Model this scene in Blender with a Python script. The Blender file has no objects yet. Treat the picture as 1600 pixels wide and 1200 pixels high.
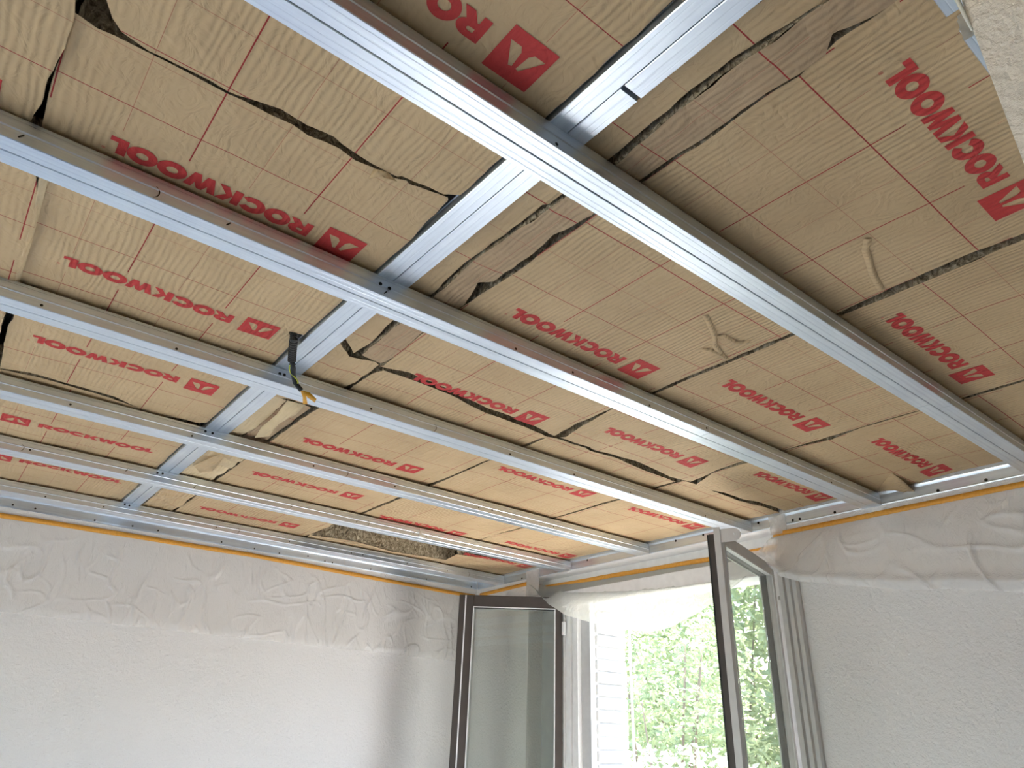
import bpy, bmesh, math, random
from mathutils import Vector, Matrix, noise

random.seed(7)
sc = bpy.context.scene
COL = sc.collection

# ------------------------------------------------------------------ camera
CAM_Z = 1.60
cam_d = bpy.data.cameras.new('camera')
cam = bpy.data.objects.new('camera', cam_d)
COL.objects.link(cam)
RIGHT = Vector((0.77890306, -0.62632922, 0.03196458))
DOWN = Vector((0.30113462, 0.32880985, -0.89509889))
FWD = Vector((0.55011632, 0.70682091, 0.44472041))
cam.matrix_world = Matrix(((RIGHT.x, -DOWN.x, -FWD.x, 0), (RIGHT.y, -DOWN.y, -FWD.y, 0), (RIGHT.z, -DOWN.z, -FWD.z, CAM_Z), (0, 0, 0, 1)))
cam_d.sensor_width = 36.0
cam_d.lens = 24.91
cam_d.clip_start = 0.02
sc.camera = cam

# ------------------------------------------------------------------ sky, sun, exposure
world = bpy.data.worlds.new('sky')
sc.world = world
world.use_nodes = True
wn = world.node_tree
wn.nodes.clear()
w_out = wn.nodes.new('ShaderNodeOutputWorld')
w_bg = wn.nodes.new('ShaderNodeBackground')
w_sky = wn.nodes.new('ShaderNodeTexSky')
w_sky.sky_type = 'NISHITA'
w_sky.sun_disc = False
w_sky.sun_elevation = math.radians(52)
w_sky.sun_rotation = math.radians(82)
w_sky.dust_density = 2.2
w_sky.ozone_density = 1.0
w_bg.inputs['Strength'].default_value = 1.0
wn.links.new(w_sky.outputs['Color'], w_bg.inputs['Color'])
wn.links.new(w_bg.outputs['Background'], w_out.inputs['Surface'])

sun_d = bpy.data.lights.new('sun', 'SUN')
sun_d.energy = 16.0
sun_d.angle = math.radians(0.6)
sun_d.color = (1.0, 0.95, 0.88)
sun = bpy.data.objects.new('sun', sun_d)
COL.objects.link(sun)
sun.rotation_euler = Vector((-0.75, -0.10, -1.0)).to_track_quat('-Z', 'Y').to_euler()

sc.view_settings.view_transform = 'Standard'
sc.view_settings.look = 'None'
sc.view_settings.gamma = 1.0
sc.view_settings.use_curve_mapping = False
sc.view_settings.exposure = 0.88
sc.cycles.use_denoising = True
sc.cycles.max_bounces = 14
sc.cycles.diffuse_bounces = 10
sc.cycles.glossy_bounces = 5
sc.cycles.transparent_max_bounces = 16
sc.cycles.transmission_bounces = 8
sc.cycles.sample_clamp_indirect = 12.0


def portal(name, loc, rot, sx, sy):
    d = bpy.data.lights.new(name, 'AREA')
    d.shape = 'RECTANGLE'
    d.size, d.size_y = sx, sy
    d.cycles.is_portal = True
    o = bpy.data.objects.new(name, d)
    o.location = loc
    o.rotation_euler = rot
    COL.objects.link(o)


# portals only guide the sampling of the sky through the window and the added door opening
portal('daylight_portal', (2.99, 2.20, 1.55), (0, math.radians(90), 0), 1.5, 1.2)
portal('daylight_portal', (-2.58, 1.82, 1.10), (0, math.radians(-90), 0), 2.2, 3.2)

# ------------------------------------------------------------------ sizes shared by everything
ZF = CAM_Z + 0.80          # underside of the rails
HS = 0.0455                # rail height
ZC = ZF + HS               # underside of the cross rail
ZI = ZF + 0.055            # paper face of the insulation
XW = 2.6185                # window wall
YW = 3.641                 # far wall
XB, YB = -2.45, -1.30      # walls behind the camera
RW = 0.0712
RAILS = [0.1320, 0.6687, 1.2036, 1.7497, 2.3166, 2.8645, 3.4356]   # far edge of each rail


# ------------------------------------------------------------------ materials
def new_mat(name):
    m = bpy.data.materials.new(name)
    m.use_nodes = True
    nt = m.node_tree
    b = nt.nodes['Principled BSDF']
    return m, nt, b


def N(nt, t, **kw):
    n = nt.nodes.new(t)
    for k, v in kw.items():
        setattr(n, k, v)
    return n


def objco(nt, scale=(1, 1, 1), rot=(0, 0, 0)):
    tc = N(nt, 'ShaderNodeTexCoord')
    mp = N(nt, 'ShaderNodeMapping')
    mp.inputs['Scale'].default_value = scale
    mp.inputs['Rotation'].default_value = rot
    nt.links.new(tc.outputs['Object'], mp.inputs['Vector'])
    return mp.outputs['Vector']


def noise_tex(nt, vec, scale, detail=3, rough=0.5, dist=0.0):
    n = N(nt, 'ShaderNodeTexNoise')
    n.inputs['Scale'].default_value = scale
    n.inputs['Detail'].default_value = detail
    n.inputs['Roughness'].default_value = rough
    n.inputs['Distortion'].default_value = dist
    nt.links.new(vec, n.inputs['Vector'])
    return n.outputs['Fac']


def math_n(nt, op, a, b=None, c=None):
    n = N(nt, 'ShaderNodeMath', operation=op)
    for i, v in enumerate((a, b, c)):
        if v is None:
            continue
        if isinstance(v, (int, float)):
            n.inputs[i].default_value = v
        else:
            nt.links.new(v, n.inputs[i])
    return n.outputs[0]


def ramp(nt, fac, stops):
    r = N(nt, 'ShaderNodeValToRGB')
    el = r.color_ramp.elements
    el[0].position, el[0].color = stops[0][0], (*stops[0][1], 1)
    el[1].position, el[1].color = stops[-1][0], (*stops[-1][1], 1)
    for p, c in stops[1:-1]:
        e = el.new(p)
        e.color = (*c, 1)
    nt.links.new(fac, r.inputs['Fac'])
    return r.outputs['Color']


def bump(nt, b, h, strength, dist=0.002, prev=None):
    n = N(nt, 'ShaderNodeBump')
    n.inputs['Strength'].default_value = strength
    n.inputs['Distance'].default_value = dist
    nt.links.new(h, n.inputs['Height'])
    if prev is not None:
        nt.links.new(prev, n.inputs['Normal'])
    if b is not None:
        nt.links.new(n.outputs['Normal'], b.inputs['Normal'])
    return n.outputs['Normal']


def paper_relief(nt, b):
    """ripples of the kraft paper, crests along y, plus soft dents"""
    wv = N(nt, 'ShaderNodeTexWave', wave_type='BANDS', bands_direction='X', wave_profile='SIN')
    wv.inputs['Scale'].default_value = 25.0
    wv.inputs['Distortion'].default_value = 6.5
    wv.inputs['Detail'].default_value = 2.0
    wv.inputs['Detail Scale'].default_value = 0.8
    nt.links.new(objco(nt, (1, 0.30, 1)), wv.inputs['Vector'])
    mask = noise_tex(nt, objco(nt, (4.5, 3.0, 1)), 1.0, 2, 0.5)
    mask = math_n(nt, 'MULTIPLY', math_n(nt, 'MAXIMUM', math_n(nt, 'SUBTRACT', mask, 0.30), 0.02), 2.4)
    r1 = math_n(nt, 'MULTIPLY', wv.outputs['Fac'], mask)
    v2 = objco(nt, (26, 20, 1))
    r2 = noise_tex(nt, v2, 1.0, 3, 0.5, 1.2)
    r2 = math_n(nt, 'ABSOLUTE', math_n(nt, 'SUBTRACT', r2, 0.5))
    n1 = bump(nt, None, r1, 1.0, 0.0017)
    bump(nt, b, r2, 0.40, 0.013, n1)


def make_paper(name, col_a, col_b, lines=True):
    m, nt, b = new_mat(name)
    fac = noise_tex(nt, objco(nt, (5, 5, 5)), 1.0, 4, 0.55)
    col = ramp(nt, fac, [(0.3, col_a), (0.7, col_b)])
    if lines:
        uv = N(nt, 'ShaderNodeUVMap', uv_map='print')
        sp = N(nt, 'ShaderNodeSeparateXYZ')
        nt.links.new(uv.outputs['UV'], sp.inputs[0])
        u, v = sp.outputs['X'], sp.outputs['Y']

        def band(c, off, per, half):
            t = math_n(nt, 'SUBTRACT', math_n(nt, 'PINGPONG', math_n(nt, 'SUBTRACT', c, off), per / 2), 0.0)
            return math_n(nt, 'LESS_THAN', t, half)
        # lines across the board: heavy, light, alternating; broken around the lettering rows
        near_text = math_n(nt, 'LESS_THAN', math_n(nt, 'PINGPONG', v, 0.2145), 0.044)
        free = math_n(nt, 'SUBTRACT', 1.0, near_text)
        u_thick = math_n(nt, 'MULTIPLY', band(u, 0.118, 0.207, 0.0011), free)
        u_thin = math_n(nt, 'MULTIPLY', band(u, 0.0145, 0.207, 0.0005), free)
        v_thick = band(v, 0.100, 0.429, 0.0011)
        v_mid = band(v, -0.108, 0.429, 0.0008)
        v_thin = band(v, 0.210, 0.429, 0.0005)
        strong = math_n(nt, 'MAXIMUM', math_n(nt, 'MAXIMUM', u_thick, v_thick), v_mid)
        weak = math_n(nt, 'MULTIPLY', math_n(nt, 'MAXIMUM', u_thin, v_thin), 0.55)
        ink = math_n(nt, 'MAXIMUM', strong, weak)
        mix = N(nt, 'ShaderNodeMix', data_type='RGBA')
        nt.links.new(ink, mix.inputs[0])
        nt.links.new(col, mix.inputs[6])
        mix.inputs[7].default_value = (0.31, 0.030, 0.026, 1)
        col = mix.outputs[2]
    nt.links.new(col, b.inputs['Base Color'])
    b.inputs['Roughness'].default_value = 0.62
    b.inputs['Specular IOR Level'].default_value = 0.22
    paper_relief(nt, b)
    return m


M_PAPER = make_paper('kraft_paper', (0.49, 0.345, 0.190), (0.57, 0.41, 0.232))
M_PAPER_BROWN = make_paper('kraft_paper_brown', (0.41, 0.285, 0.168), (0.48, 0.340, 0.205))
M_PAPER_PALE = make_paper('kraft_paper_pale', (0.60, 0.46, 0.27), (0.68, 0.53, 0.32), False)

M_INK, nt, b = new_mat('red_ink')
b.inputs['Base Color'].default_value = (0.50, 0.050, 0.045, 1)
b.inputs['Roughness'].default_value = 0.6
b.inputs['Specular IOR Level'].default_value = 0.2
paper_relief(nt, b)

M_WOOL, nt, b = new_mat('mineral_wool')
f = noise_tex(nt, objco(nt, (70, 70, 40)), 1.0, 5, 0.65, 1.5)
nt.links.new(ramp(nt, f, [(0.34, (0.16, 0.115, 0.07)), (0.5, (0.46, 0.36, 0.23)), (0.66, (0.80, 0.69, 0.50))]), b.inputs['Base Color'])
b.inputs['Roughness'].default_value = 0.95
b.inputs['Specular IOR Level'].default_value = 0.05
bump(nt, b, f, 1.0, 0.012)


def make_metal(name, along, base=(0.79, 0.86, 0.97), rough=0.38):
    m, nt, b = new_mat(name)
    sc_ = {'x': (2.5, 150, 150), 'y': (150, 2.5, 150), 'z': (150, 150, 2.5)}[along]
    streak = noise_tex(nt, objco(nt, sc_), 1.0, 3, 0.6)
    spang = N(nt, 'ShaderNodeTexVoronoi')
    spang.inputs['Scale'].default_value = 90
    nt.links.new(objco(nt), spang.inputs['Vector'])
    big = noise_tex(nt, objco(nt, (6, 6, 6)), 1.0, 3, 0.6)
    s = math_n(nt, 'ADD', math_n(nt, 'MULTIPLY', streak, 0.5), math_n(nt, 'MULTIPLY', big, 0.5))
    lo = tuple(c * 0.86 for c in base)
    hi = tuple(min(1, c * 1.10) for c in base)
    nt.links.new(ramp(nt, s, [(0.3, lo), (0.7, hi)]), b.inputs['Base Color'])
    b.inputs['Metallic'].default_value = 0.94
    r = math_n(nt, 'ADD', math_n(nt, 'MULTIPLY', streak, 0.16), rough - 0.08)
    nt.links.new(r, b.inputs['Roughness'])
    n1 = bump(nt, None, streak, 0.12, 0.001)
    bump(nt, b, spang.outputs['Distance'], 0.10, 0.001, n1)
    return m


M_MX = make_metal('galvanised_steel_x', 'x')
M_MY = make_metal('galvanised_steel_y', 'y')


def plain(name, col, rough=0.5, metal=0.0, spec=0.5):
    m, nt, b = new_mat(name)
    f = noise_tex(nt, objco(nt, (30, 30, 30)), 1.0, 3, 0.5)
    nt.links.new(ramp(nt, f, [(0.25, tuple(c * 0.94 for c in col)), (0.75, tuple(min(1, c * 1.05) for c in col))]), b.inputs['Base Color'])
    b.inputs['Roughness'].default_value = rough
    b.inputs['Metallic'].default_value = metal
    b.inputs['Specular IOR Level'].default_value = spec
    return m


def make_plaster(name, col, scale=85, strength=0.9):
    m, nt, b = new_mat(name)
    v = objco(nt, (scale, scale, scale))
    g = noise_tex(nt, v, 1.0, 4, 0.6)
    big = noise_tex(nt, objco(nt, (3, 3, 3)), 1.0, 3, 0.5)
    nt.links.new(ramp(nt, big, [(0.3, tuple(c * 0.97 for c in col)), (0.7, col)]), b.inputs['Base Color'])
    b.inputs['Roughness'].default_value = 0.85
    b.inputs['Specular IOR Level'].default_value = 0.2
    bump(nt, b, math_n(nt, 'POWER', g, 1.6), strength, 0.006)
    return m


M_WALL = make_plaster('stippled_white_plaster', (0.83, 0.805, 0.785))
M_WALL_NEAR = make_plaster('stippled_cream_plaster', (0.93, 0.83, 0.70), 95, 1.0)
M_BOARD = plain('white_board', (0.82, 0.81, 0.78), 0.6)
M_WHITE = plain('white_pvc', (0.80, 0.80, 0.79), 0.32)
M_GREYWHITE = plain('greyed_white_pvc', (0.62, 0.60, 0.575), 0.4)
M_BROWN = plain('brown_pvc', (0.075, 0.062, 0.055), 0.5, 0.0, 0.3)
M_BLACK = plain('black_rubber', (0.012, 0.012, 0.012), 0.5)
M_SCREW = plain('black_screw', (0.015, 0.015, 0.016), 0.35, 0.4)
M_BRICK = plain('white_painted_brick', (0.64, 0.64, 0.63), 0.7)
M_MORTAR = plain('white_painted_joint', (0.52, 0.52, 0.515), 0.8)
M_FLOOR = plain('pale_floor_covering', (0.70, 0.74, 0.80), 0.55)
M_BACK = plain('light_absorbing_brown', (0.10, 0.078, 0.058), 0.6)  # dark brown picked to soak up light, so rail sides stay dark
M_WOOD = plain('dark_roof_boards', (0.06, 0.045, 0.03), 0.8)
M_YELLOW = plain('yellow_green_wire', (0.55, 0.60, 0.06), 0.4)
M_OCHRE = plain('ochre_tape', (0.72, 0.34, 0.012), 0.45)
M_IVORY = plain('ivory_cable', (0.75, 0.72, 0.60), 0.4)
M_GRASS = plain('garden_ground', (0.42, 0.39, 0.33), 0.9)
M_BARK = plain('bark', (0.22, 0.17, 0.12), 0.9)

M_TAPE, nt, b = new_mat('orange_masking_tape')
f = noise_tex(nt, objco(nt, (120, 120, 120)), 1.0, 3, 0.6)
nt.links.new(ramp(nt, f, [(0.3, (0.70, 0.31, 0.035)), (0.7, (0.82, 0.40, 0.06))]), b.inputs['Base Color'])
b.inputs['Roughness'].default_value = 0.6


def make_film(name, clear, haze, tint):
    m, nt, b = new_mat(name)
    out = nt.nodes['Material Output']
    b.inputs['Base Color'].default_value = (*tint, 1)
    b.inputs['Roughness'].default_value = 0.13
    b.inputs['Specular IOR Level'].default_value = 0.9
    tl = N(nt, 'ShaderNodeBsdfTranslucent')
    tl.inputs['Color'].default_value = (*tint, 1)
    tr = N(nt, 'ShaderNodeBsdfTransparent')
    m1 = N(nt, 'ShaderNodeMixShader')
    m1.inputs[0].default_value = haze
    nt.links.new(b.outputs[0], m1.inputs[1])
    nt.links.new(tl.outputs[0], m1.inputs[2])
    m2 = N(nt, 'ShaderNodeMixShader')
    m2.inputs[0].default_value = clear
    nt.links.new(m1.outputs[0], m2.inputs[1])
    nt.links.new(tr.outputs[0], m2.inputs[2])
    nt.links.new(m2.outputs[0], out.inputs['Surface'])
    v = objco(nt, (34, 34, 16))
    g = noise_tex(nt, v, 1.0, 3, 0.55, 1.6)
    g = math_n(nt, 'ABSOLUTE', math_n(nt, 'SUBTRACT', g, 0.5))
    nb = bump(nt, b, g, 0.7, 0.012)
    nt.links.new(nb, tl.inputs['Normal'])
    return m


M_FILM = make_film('clear_dust_film', 0.42, 0.32, (0.95, 0.93, 0.90))
M_FILM_WIN = make_film('milky_dust_film', 0.26, 0.45, (0.60, 0.62, 0.58))

M_GLASS, nt, b = new_mat('window_glass')
out = nt.nodes['Material Output']
gl = N(nt, 'ShaderNodeBsdfGlossy')
gl.inputs['Roughness'].default_value = 0.0
tr = N(nt, 'ShaderNodeBsdfTransparent')
tr.inputs['Color'].default_value = (0.90, 0.92, 0.90, 1)
lw = N(nt, 'ShaderNodeLayerWeight')
lw.inputs['Blend'].default_value = 0.5
mx = N(nt, 'ShaderNodeMixShader')
nt.links.new(math_n(nt, 'ADD', math_n(nt, 'MULTIPLY', math_n(nt, 'POWER', lw.outputs['Facing'], 4.0), 0.55), 0.05), mx.inputs[0])
nt.links.new(tr.outputs[0], mx.inputs[1])
nt.links.new(gl.outputs[0], mx.inputs[2])
nt.links.new(mx.outputs[0], out.inputs['Surface'])


def make_leaf(name, a, c):
    m, nt, b = new_mat(name)
    out = nt.nodes['Material Output']
    f = noise_tex(nt, objco(nt, (3.5, 3.5, 3.5)), 1.0, 3, 0.6)
    col = ramp(nt, f, [(0.3, a), (0.7, c)])
    nt.links.new(col, b.inputs['Base Color'])
    b.inputs['Roughness'].default_value = 0.45
    tl = N(nt, 'ShaderNodeBsdfTranslucent')
    nt.links.new(col, tl.inputs['Color'])
    mx = N(nt, 'ShaderNodeMixShader')
    mx.inputs[0].default_value = 0.4
    nt.links.new(b.outputs[0], mx.inputs[1])
    nt.links.new(tl.outputs[0], mx.inputs[2])
    nt.links.new(mx.outputs[0], out.inputs['Surface'])
    return m


M_LEAF_A = make_leaf('fresh_leaf', (0.22, 0.29, 0.13), (0.48, 0.53, 0.33))
M_LEAF_B = make_leaf('grey_leaf', (0.26, 0.29, 0.21), (0.52, 0.53, 0.43))


# ------------------------------------------------------------------ object helpers
def tag(o, label=None, cat=None, group=None, kind=None):
    if label:
        o['label'] = label
    if cat:
        o['category'] = cat
    if group:
        o['group'] = group
    if kind:
        o['kind'] = kind
    return o


def empty(name, loc=(0, 0, 0)):
    o = bpy.data.objects.new(name, None)
    o.empty_display_size = 0.05
    o.location = loc
    COL.objects.link(o)
    return o


def adopt(o, parent):
    """parent without moving: our objects are only translated"""
    if parent is not None:
        o.parent = parent
        t = Vector(parent.location)
        o.matrix_parent_inverse = Matrix.Translation(t).inverted()
    return o


def mobj(name, verts, faces, mat, parent=None, smooth=False):
    me = bpy.data.meshes.new(name)
    me.from_pydata([tuple(v) for v in verts], [], faces)
    me.update()
    me.materials.append(mat)
    if smooth:
        me.polygons.foreach_set('use_smooth', [True] * len(me.polygons))
    o = bpy.data.objects.new(name, me)
    COL.objects.link(o)
    return adopt(o, parent)


def bobj(name, bm, mat, parent=None, smooth=False):
    me = bpy.data.meshes.new(name)
    bm.to_mesh(me)
    bm.free()
    me.materials.append(mat)
    if smooth:
        me.polygons.foreach_set('use_smooth', [True] * len(me.polygons))
    o = bpy.data.objects.new(name, me)
    COL.objects.link(o)
    return adopt(o, parent)


BOXF = [(0, 3, 2, 1), (4, 5, 6, 7), (0, 1, 5, 4), (1, 2, 6, 5), (2, 3, 7, 6), (3, 0, 4, 7)]


def box(name, lo, hi, mat, parent=None, bevel=0.0):
    x0, y0, z0 = lo
    x1, y1, z1 = hi
    v = [(x0, y0, z0), (x1, y0, z0), (x1, y1, z0), (x0, y1, z0), (x0, y0, z1), (x1, y0, z1), (x1, y1, z1), (x0, y1, z1)]
    if bevel <= 0:
        return mobj(name, v, BOXF, mat, parent)
    bm = bmesh.new()
    vs = [bm.verts.new(p) for p in v]
    for f in BOXF:
        bm.faces.new([vs[i] for i in f])
    bmesh.ops.bevel(bm, geom=bm.edges[:], offset=bevel, segments=1, affect='EDGES')
    return bobj(name, bm, mat, parent)


def extrude(name, prof, a, b_, axis, mat, parent=None, nseg=1):
    """closed profile swept along an axis: prof holds the other two coordinates in x,y,z order"""
    n = len(prof)
    vs, fs = [], []
    for k in range(nseg + 1):
        t = a + (b_ - a) * k / nseg
        for p in prof:
            vs.append((t, p[0], p[1]) if axis == 'x' else (p[0], t, p[1]) if axis == 'y' else (p[0], p[1], t))
    for k in range(nseg):
        for i in range(n):
            j = (i + 1) % n
            fs.append((k * n + i, k * n + j, (k + 1) * n + j, (k + 1) * n + i))
    fs.append(tuple(range(n - 1, -1, -1)))
    fs.append(tuple(range(nseg * n, nseg * n + n)))
    o = mobj(name, vs, fs, mat, parent)
    bm = bmesh.new()
    bm.from_mesh(o.data)
    bmesh.ops.recalc_face_normals(bm, faces=bm.faces[:])
    bm.to_mesh(o.data)
    bm.free()
    return o


def disc_mesh(name, r, t, mat, n=10, axis='y'):
    vs, fs = [], []
    for s in (0, 1):
        for k in range(n):
            a = 2 * math.pi * k / n
            c, d = r * math.cos(a) * (1 - 0.25 * s), r * math.sin(a) * (1 - 0.25 * s)
            vs.append((c, -t * s, d) if axis == 'y' else (-t * s, c, d) if axis == 'x' else (c, d, -t * s))
    for k in range(n):
        j = (k + 1) % n
        fs.append((k, j, n + j, n + k))
    fs.append(tuple(range(n)))
    fs.append(tuple(range(2 * n - 1, n - 1, -1)))
    me = bpy.data.meshes.new(name)
    me.from_pydata(vs, [], fs)
    me.materials.append(mat)
    return me


def inst(name, me, loc, parent):
    o = bpy.data.objects.new(name, me)
    o.location = loc
    COL.objects.link(o)
    return adopt(o, parent)


def tube(name, pts, rad, mat, parent=None, n=8, smooth=True):
    vs, fs = [], []
    pts = [Vector(p) for p in pts]
    m = len(pts)
    up = Vector((0.3, 0.5, 0.81))
    for i, p in enumerate(pts):
        d = (pts[min(i + 1, m - 1)] - pts[max(i - 1, 0)]).normalized()
        a = d.cross(up).normalized()
        c = d.cross(a)
        r = rad[i] if isinstance(rad, (list, tuple)) else rad
        for k in range(n):
            t = 2 * math.pi * k / n
            vs.append(p + a * (r * math.cos(t)) + c * (r * math.sin(t)))
    for i in range(m - 1):
        for k in range(n):
            j = (k + 1) % n
            fs.append((i * n + k, i * n + j, (i + 1) * n + j, (i + 1) * n + k))
    fs.append(tuple(range(n - 1, -1, -1)))
    fs.append(tuple(range((m - 1) * n, m * n)))
    return mobj(name, vs, fs, mat, parent, smooth)


def ns(x, y, z=0.0):
    return noise.noise(Vector((x, y, z)))


# ------------------------------------------------------------------ the room shell
def structure(o, label=None):
    return tag(o, label, None, None, 'structure')


structure(box('floor', (XB, YB, -0.05), (XW, YW, 0.0), M_FLOOR), 'pale covered floor of the room')
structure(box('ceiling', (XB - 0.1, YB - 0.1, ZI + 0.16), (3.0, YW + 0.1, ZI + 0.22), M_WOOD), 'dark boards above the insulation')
structure(box('wall_left', (XB - 0.1, YW, -0.05), (3.0, YW + 0.12, ZI + 0.16), M_WALL), 'white stippled wall under the dust film')
wfr = structure(empty('wall_front', (XB, 0, 0)), 'white stippled wall around the added door opening')
DY0, DY1, DZ1 = 0.25, 3.4, 2.2  # unseen door opening, added and placed to fill the room with daylight
box('wall_panel', (XB - 0.12, YB - 0.1, -0.05), (XB, DY0, ZI + 0.16), M_WALL, wfr)
box('wall_panel', (XB - 0.12, DY1, -0.05), (XB, YW, ZI + 0.16), M_WALL, wfr)
box('wall_panel', (XB - 0.12, DY0, DZ1), (XB, DY1, ZI + 0.16), M_WALL, wfr)
dr = structure(empty('fill_light_door', (XB, DY0, 0)), 'unseen glazed door added to let in fill light')
for yy in (DY0, (DY0 + DY1) / 2 - 0.04, DY1 - 0.08):
    box('fill_door_stile', (XB - 0.09, yy, 0.0), (XB - 0.03, yy + 0.08, DZ1), M_WHITE, dr)
for zz in (0.0, DZ1 - 0.08):
    box('fill_door_rail', (XB - 0.085, DY0, zz), (XB - 0.035, DY1, zz + 0.08), M_WHITE, dr)
box('glass_pane', (XB - 0.062, DY0, 0.0), (XB - 0.058, DY1, DZ1), M_GLASS, dr)

structure(box('wall_back', (XB, YB - 0.12, -0.05), (3.0, YB, ZI + 0.16), M_BACK), 'unseen dark wall behind the camera, added to absorb light')  # unseen wall, set close and dark to cut light from this side

# window wall: two thick sides, parapet, lintel, shallow niche around the window
NY0, NY1 = 1.575, 3.140       # niche
NX = 2.722                    # back of the niche
XO = 2.975                    # outer face
OY0, OY1 = 1.700, 2.755       # masonry opening outside
HZ = CAM_Z + 0.665            # head of the opening
SZ = 0.90                     # sill
wr = structure(empty('wall_right', (XW, 0, 0)), 'white wall holding the open window')
box('wall_side', (XW, YB, -0.05), (XO, NY0, ZI + 0.16), M_WALL, wr)
box('wall_side', (XW, NY1, -0.05), (XO, YW + 0.1, ZI + 0.16), M_WALL, wr)
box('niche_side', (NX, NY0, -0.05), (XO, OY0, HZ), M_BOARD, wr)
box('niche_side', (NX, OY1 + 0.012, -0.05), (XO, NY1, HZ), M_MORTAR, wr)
box('lintel', (NX, NY0, HZ), (XO, NY1, ZF), M_BOARD, wr)
box('parapet', (XW, NY0, -0.05), (XO, NY1, SZ), M_WALL, wr)
box('soffit_board', (XW, NY0, ZF), (XO, NY1, ZI + 0.16), M_BOARD, wr)
# painted bricks of the outer reveal, course by course
bk = None
course = 0.0595
k = 0
z = SZ
while z < HZ - 0.02:
    off = 0.006 * ns(k * 3.1, 0.4)
    box('brick', (NX + 0.036, OY1 - 0.004 + off, z + 0.004), (XO - 0.002, OY1 + 0.014, min(z + course - 0.006, HZ)), M_BRICK, wr, 0.004)
    z += course
    k += 1

# partition close to the camera
PART = structure(box('wall_partition', (0.600, -1.29, 0.0), (0.665, 0.0895, ZI + 0.16), M_WALL_NEAR), 'cream stippled wall end close to the camera')

# architrave on the right of the window
prof = [(XW, 1.500), (XW - 0.012, 1.500), (XW - 0.020, 1.506), (XW - 0.020, 1.519), (XW - 0.012, 1.523), (XW - 0.012, 1.527), (XW - 0.022, 1.531),
        (XW - 0.022, 1.546), (XW - 0.013, 1.550), (XW - 0.013, 1.554), (XW - 0.024, 1.558), (XW - 0.024, 1.578), (XW, 1.578)]
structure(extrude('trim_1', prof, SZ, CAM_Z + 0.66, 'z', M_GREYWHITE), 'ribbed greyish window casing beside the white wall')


# ------------------------------------------------------------------ insulation boards
def glyphs():
    """bold capitals, height 1: list of polygons (outer outlines, rings as quads) and an advance"""
    def ell(cx, cy, rx, ry, a0, a1, n):
        return [(cx + rx * math.cos(a0 + (a1 - a0) * i / n), cy + ry * math.sin(a0 + (a1 - a0) * i / n)) for i in range(n + 1)]

    def ring(o, i):
        return [[o[k], o[k + 1], i[k + 1], i[k]] for k in range(len(o) - 1)]
    P = math.pi
    g = {}
    g['O'] = (ring(ell(0.60, 0.5, 0.60, 0.54, 0, 2 * P, 28), ell(0.60, 0.5, 0.24, 0.20, 0, 2 * P, 28)), 1.20)
    g['C'] = (ring(ell(0.60, 0.5, 0.60, 0.54, 0.62, 2 * P - 0.62, 22), ell(0.62, 0.5, 0.26, 0.19, 0.62, 2 * P - 0.62, 22)), 1.13)
    g['L'] = ([[(0, 0), (0.68, 0), (0.68, 0.28), (0, 0.28)], [(0, 0.28), (0.36, 0.28), (0.36, 1), (0, 1)]], 0.66)
    g['K'] = ([[(0, 0), (0.36, 0), (0.36, 1), (0, 1)], [(0.36, 0.53), (0.36, 0.47), (0.66, 0), (1.08, 0), (0.66, 0.52)], [(0.36, 0.53), (0.66, 0.52), (1.04, 1), (0.64, 1)]], 1.03)
    g['W'] = ([[(0, 1), (0.26, 0), (0.56, 0), (0.34, 1)], [(0.42, 0.64), (0.56, 0), (0.69, 0.55), (0.58, 1)], [(0.58, 1), (0.69, 0.55), (0.80, 1)],
               [(0.69, 0.55), (0.82, 0), (0.96, 0.64), (0.80, 1)], [(1.04, 1), (0.82, 0), (1.12, 0), (1.38, 1)]], 1.34)
    bo, bi = ell(0.55, 0.67, 0.47, 0.33, P / 2, -P / 2, 12), ell(0.50, 0.67, 0.13, 0.08, P / 2, -P / 2, 12)
    g['R'] = ([[(0, 0), (0.34, 0), (0.34, 1), (0, 1)], [(0.34, 1), (0.34, 0.75), (0.50, 0.75), (0.55, 1)], [(0.34, 0.59), (0.34, 0.34), (0.55, 0.34), (0.50, 0.59)],
               [(0.40, 0.34), (0.72, 0), (1.12, 0), (0.80, 0.42)]] + ring(bo, bi), 1.04)
    return g


GL = glyphs()
WORD = 'ROCKWOOL'
WORD_W = sum(GL[c][1] for c in WORD)


def to_print(polys, place, hfun, z0, name, parent):
    bm = bmesh.new()
    for i, pl in enumerate(polys):
        vs = [bm.verts.new((*place(p), 0.00002 * (i % 5))) for p in pl]
        try:
            bm.faces.new(vs)
        except ValueError:
            pass
    xs = [v.co.x for v in bm.verts]
    ys = [v.co.y for v in bm.verts]
    for ax, lo, hi in ((0, min(xs), max(xs)), (1, min(ys), max(ys))):
        q = math.ceil(lo / 0.025) * 0.025
        while q < hi:
            co = (q, 0, 0) if ax == 0 else (0, q, 0)
            no = (1, 0, 0) if ax == 0 else (0, 1, 0)
            bmesh.ops.bisect_plane(bm, geom=bm.verts[:] + bm.edges[:] + bm.faces[:], dist=1e-6, plane_co=co, plane_no=no)
            q += 0.025
    for v in bm.verts:
        v.co.z = z0 + hfun(v.co.x, v.co.y) - 0.0009 - v.co.z
    bmesh.ops.recalc_face_normals(bm, faces=bm.faces[:])
    for f in bm.faces:
        if f.normal.z > 0:
            f.normal_flip()
    return bobj(name, bm, M_INK, parent)


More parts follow.
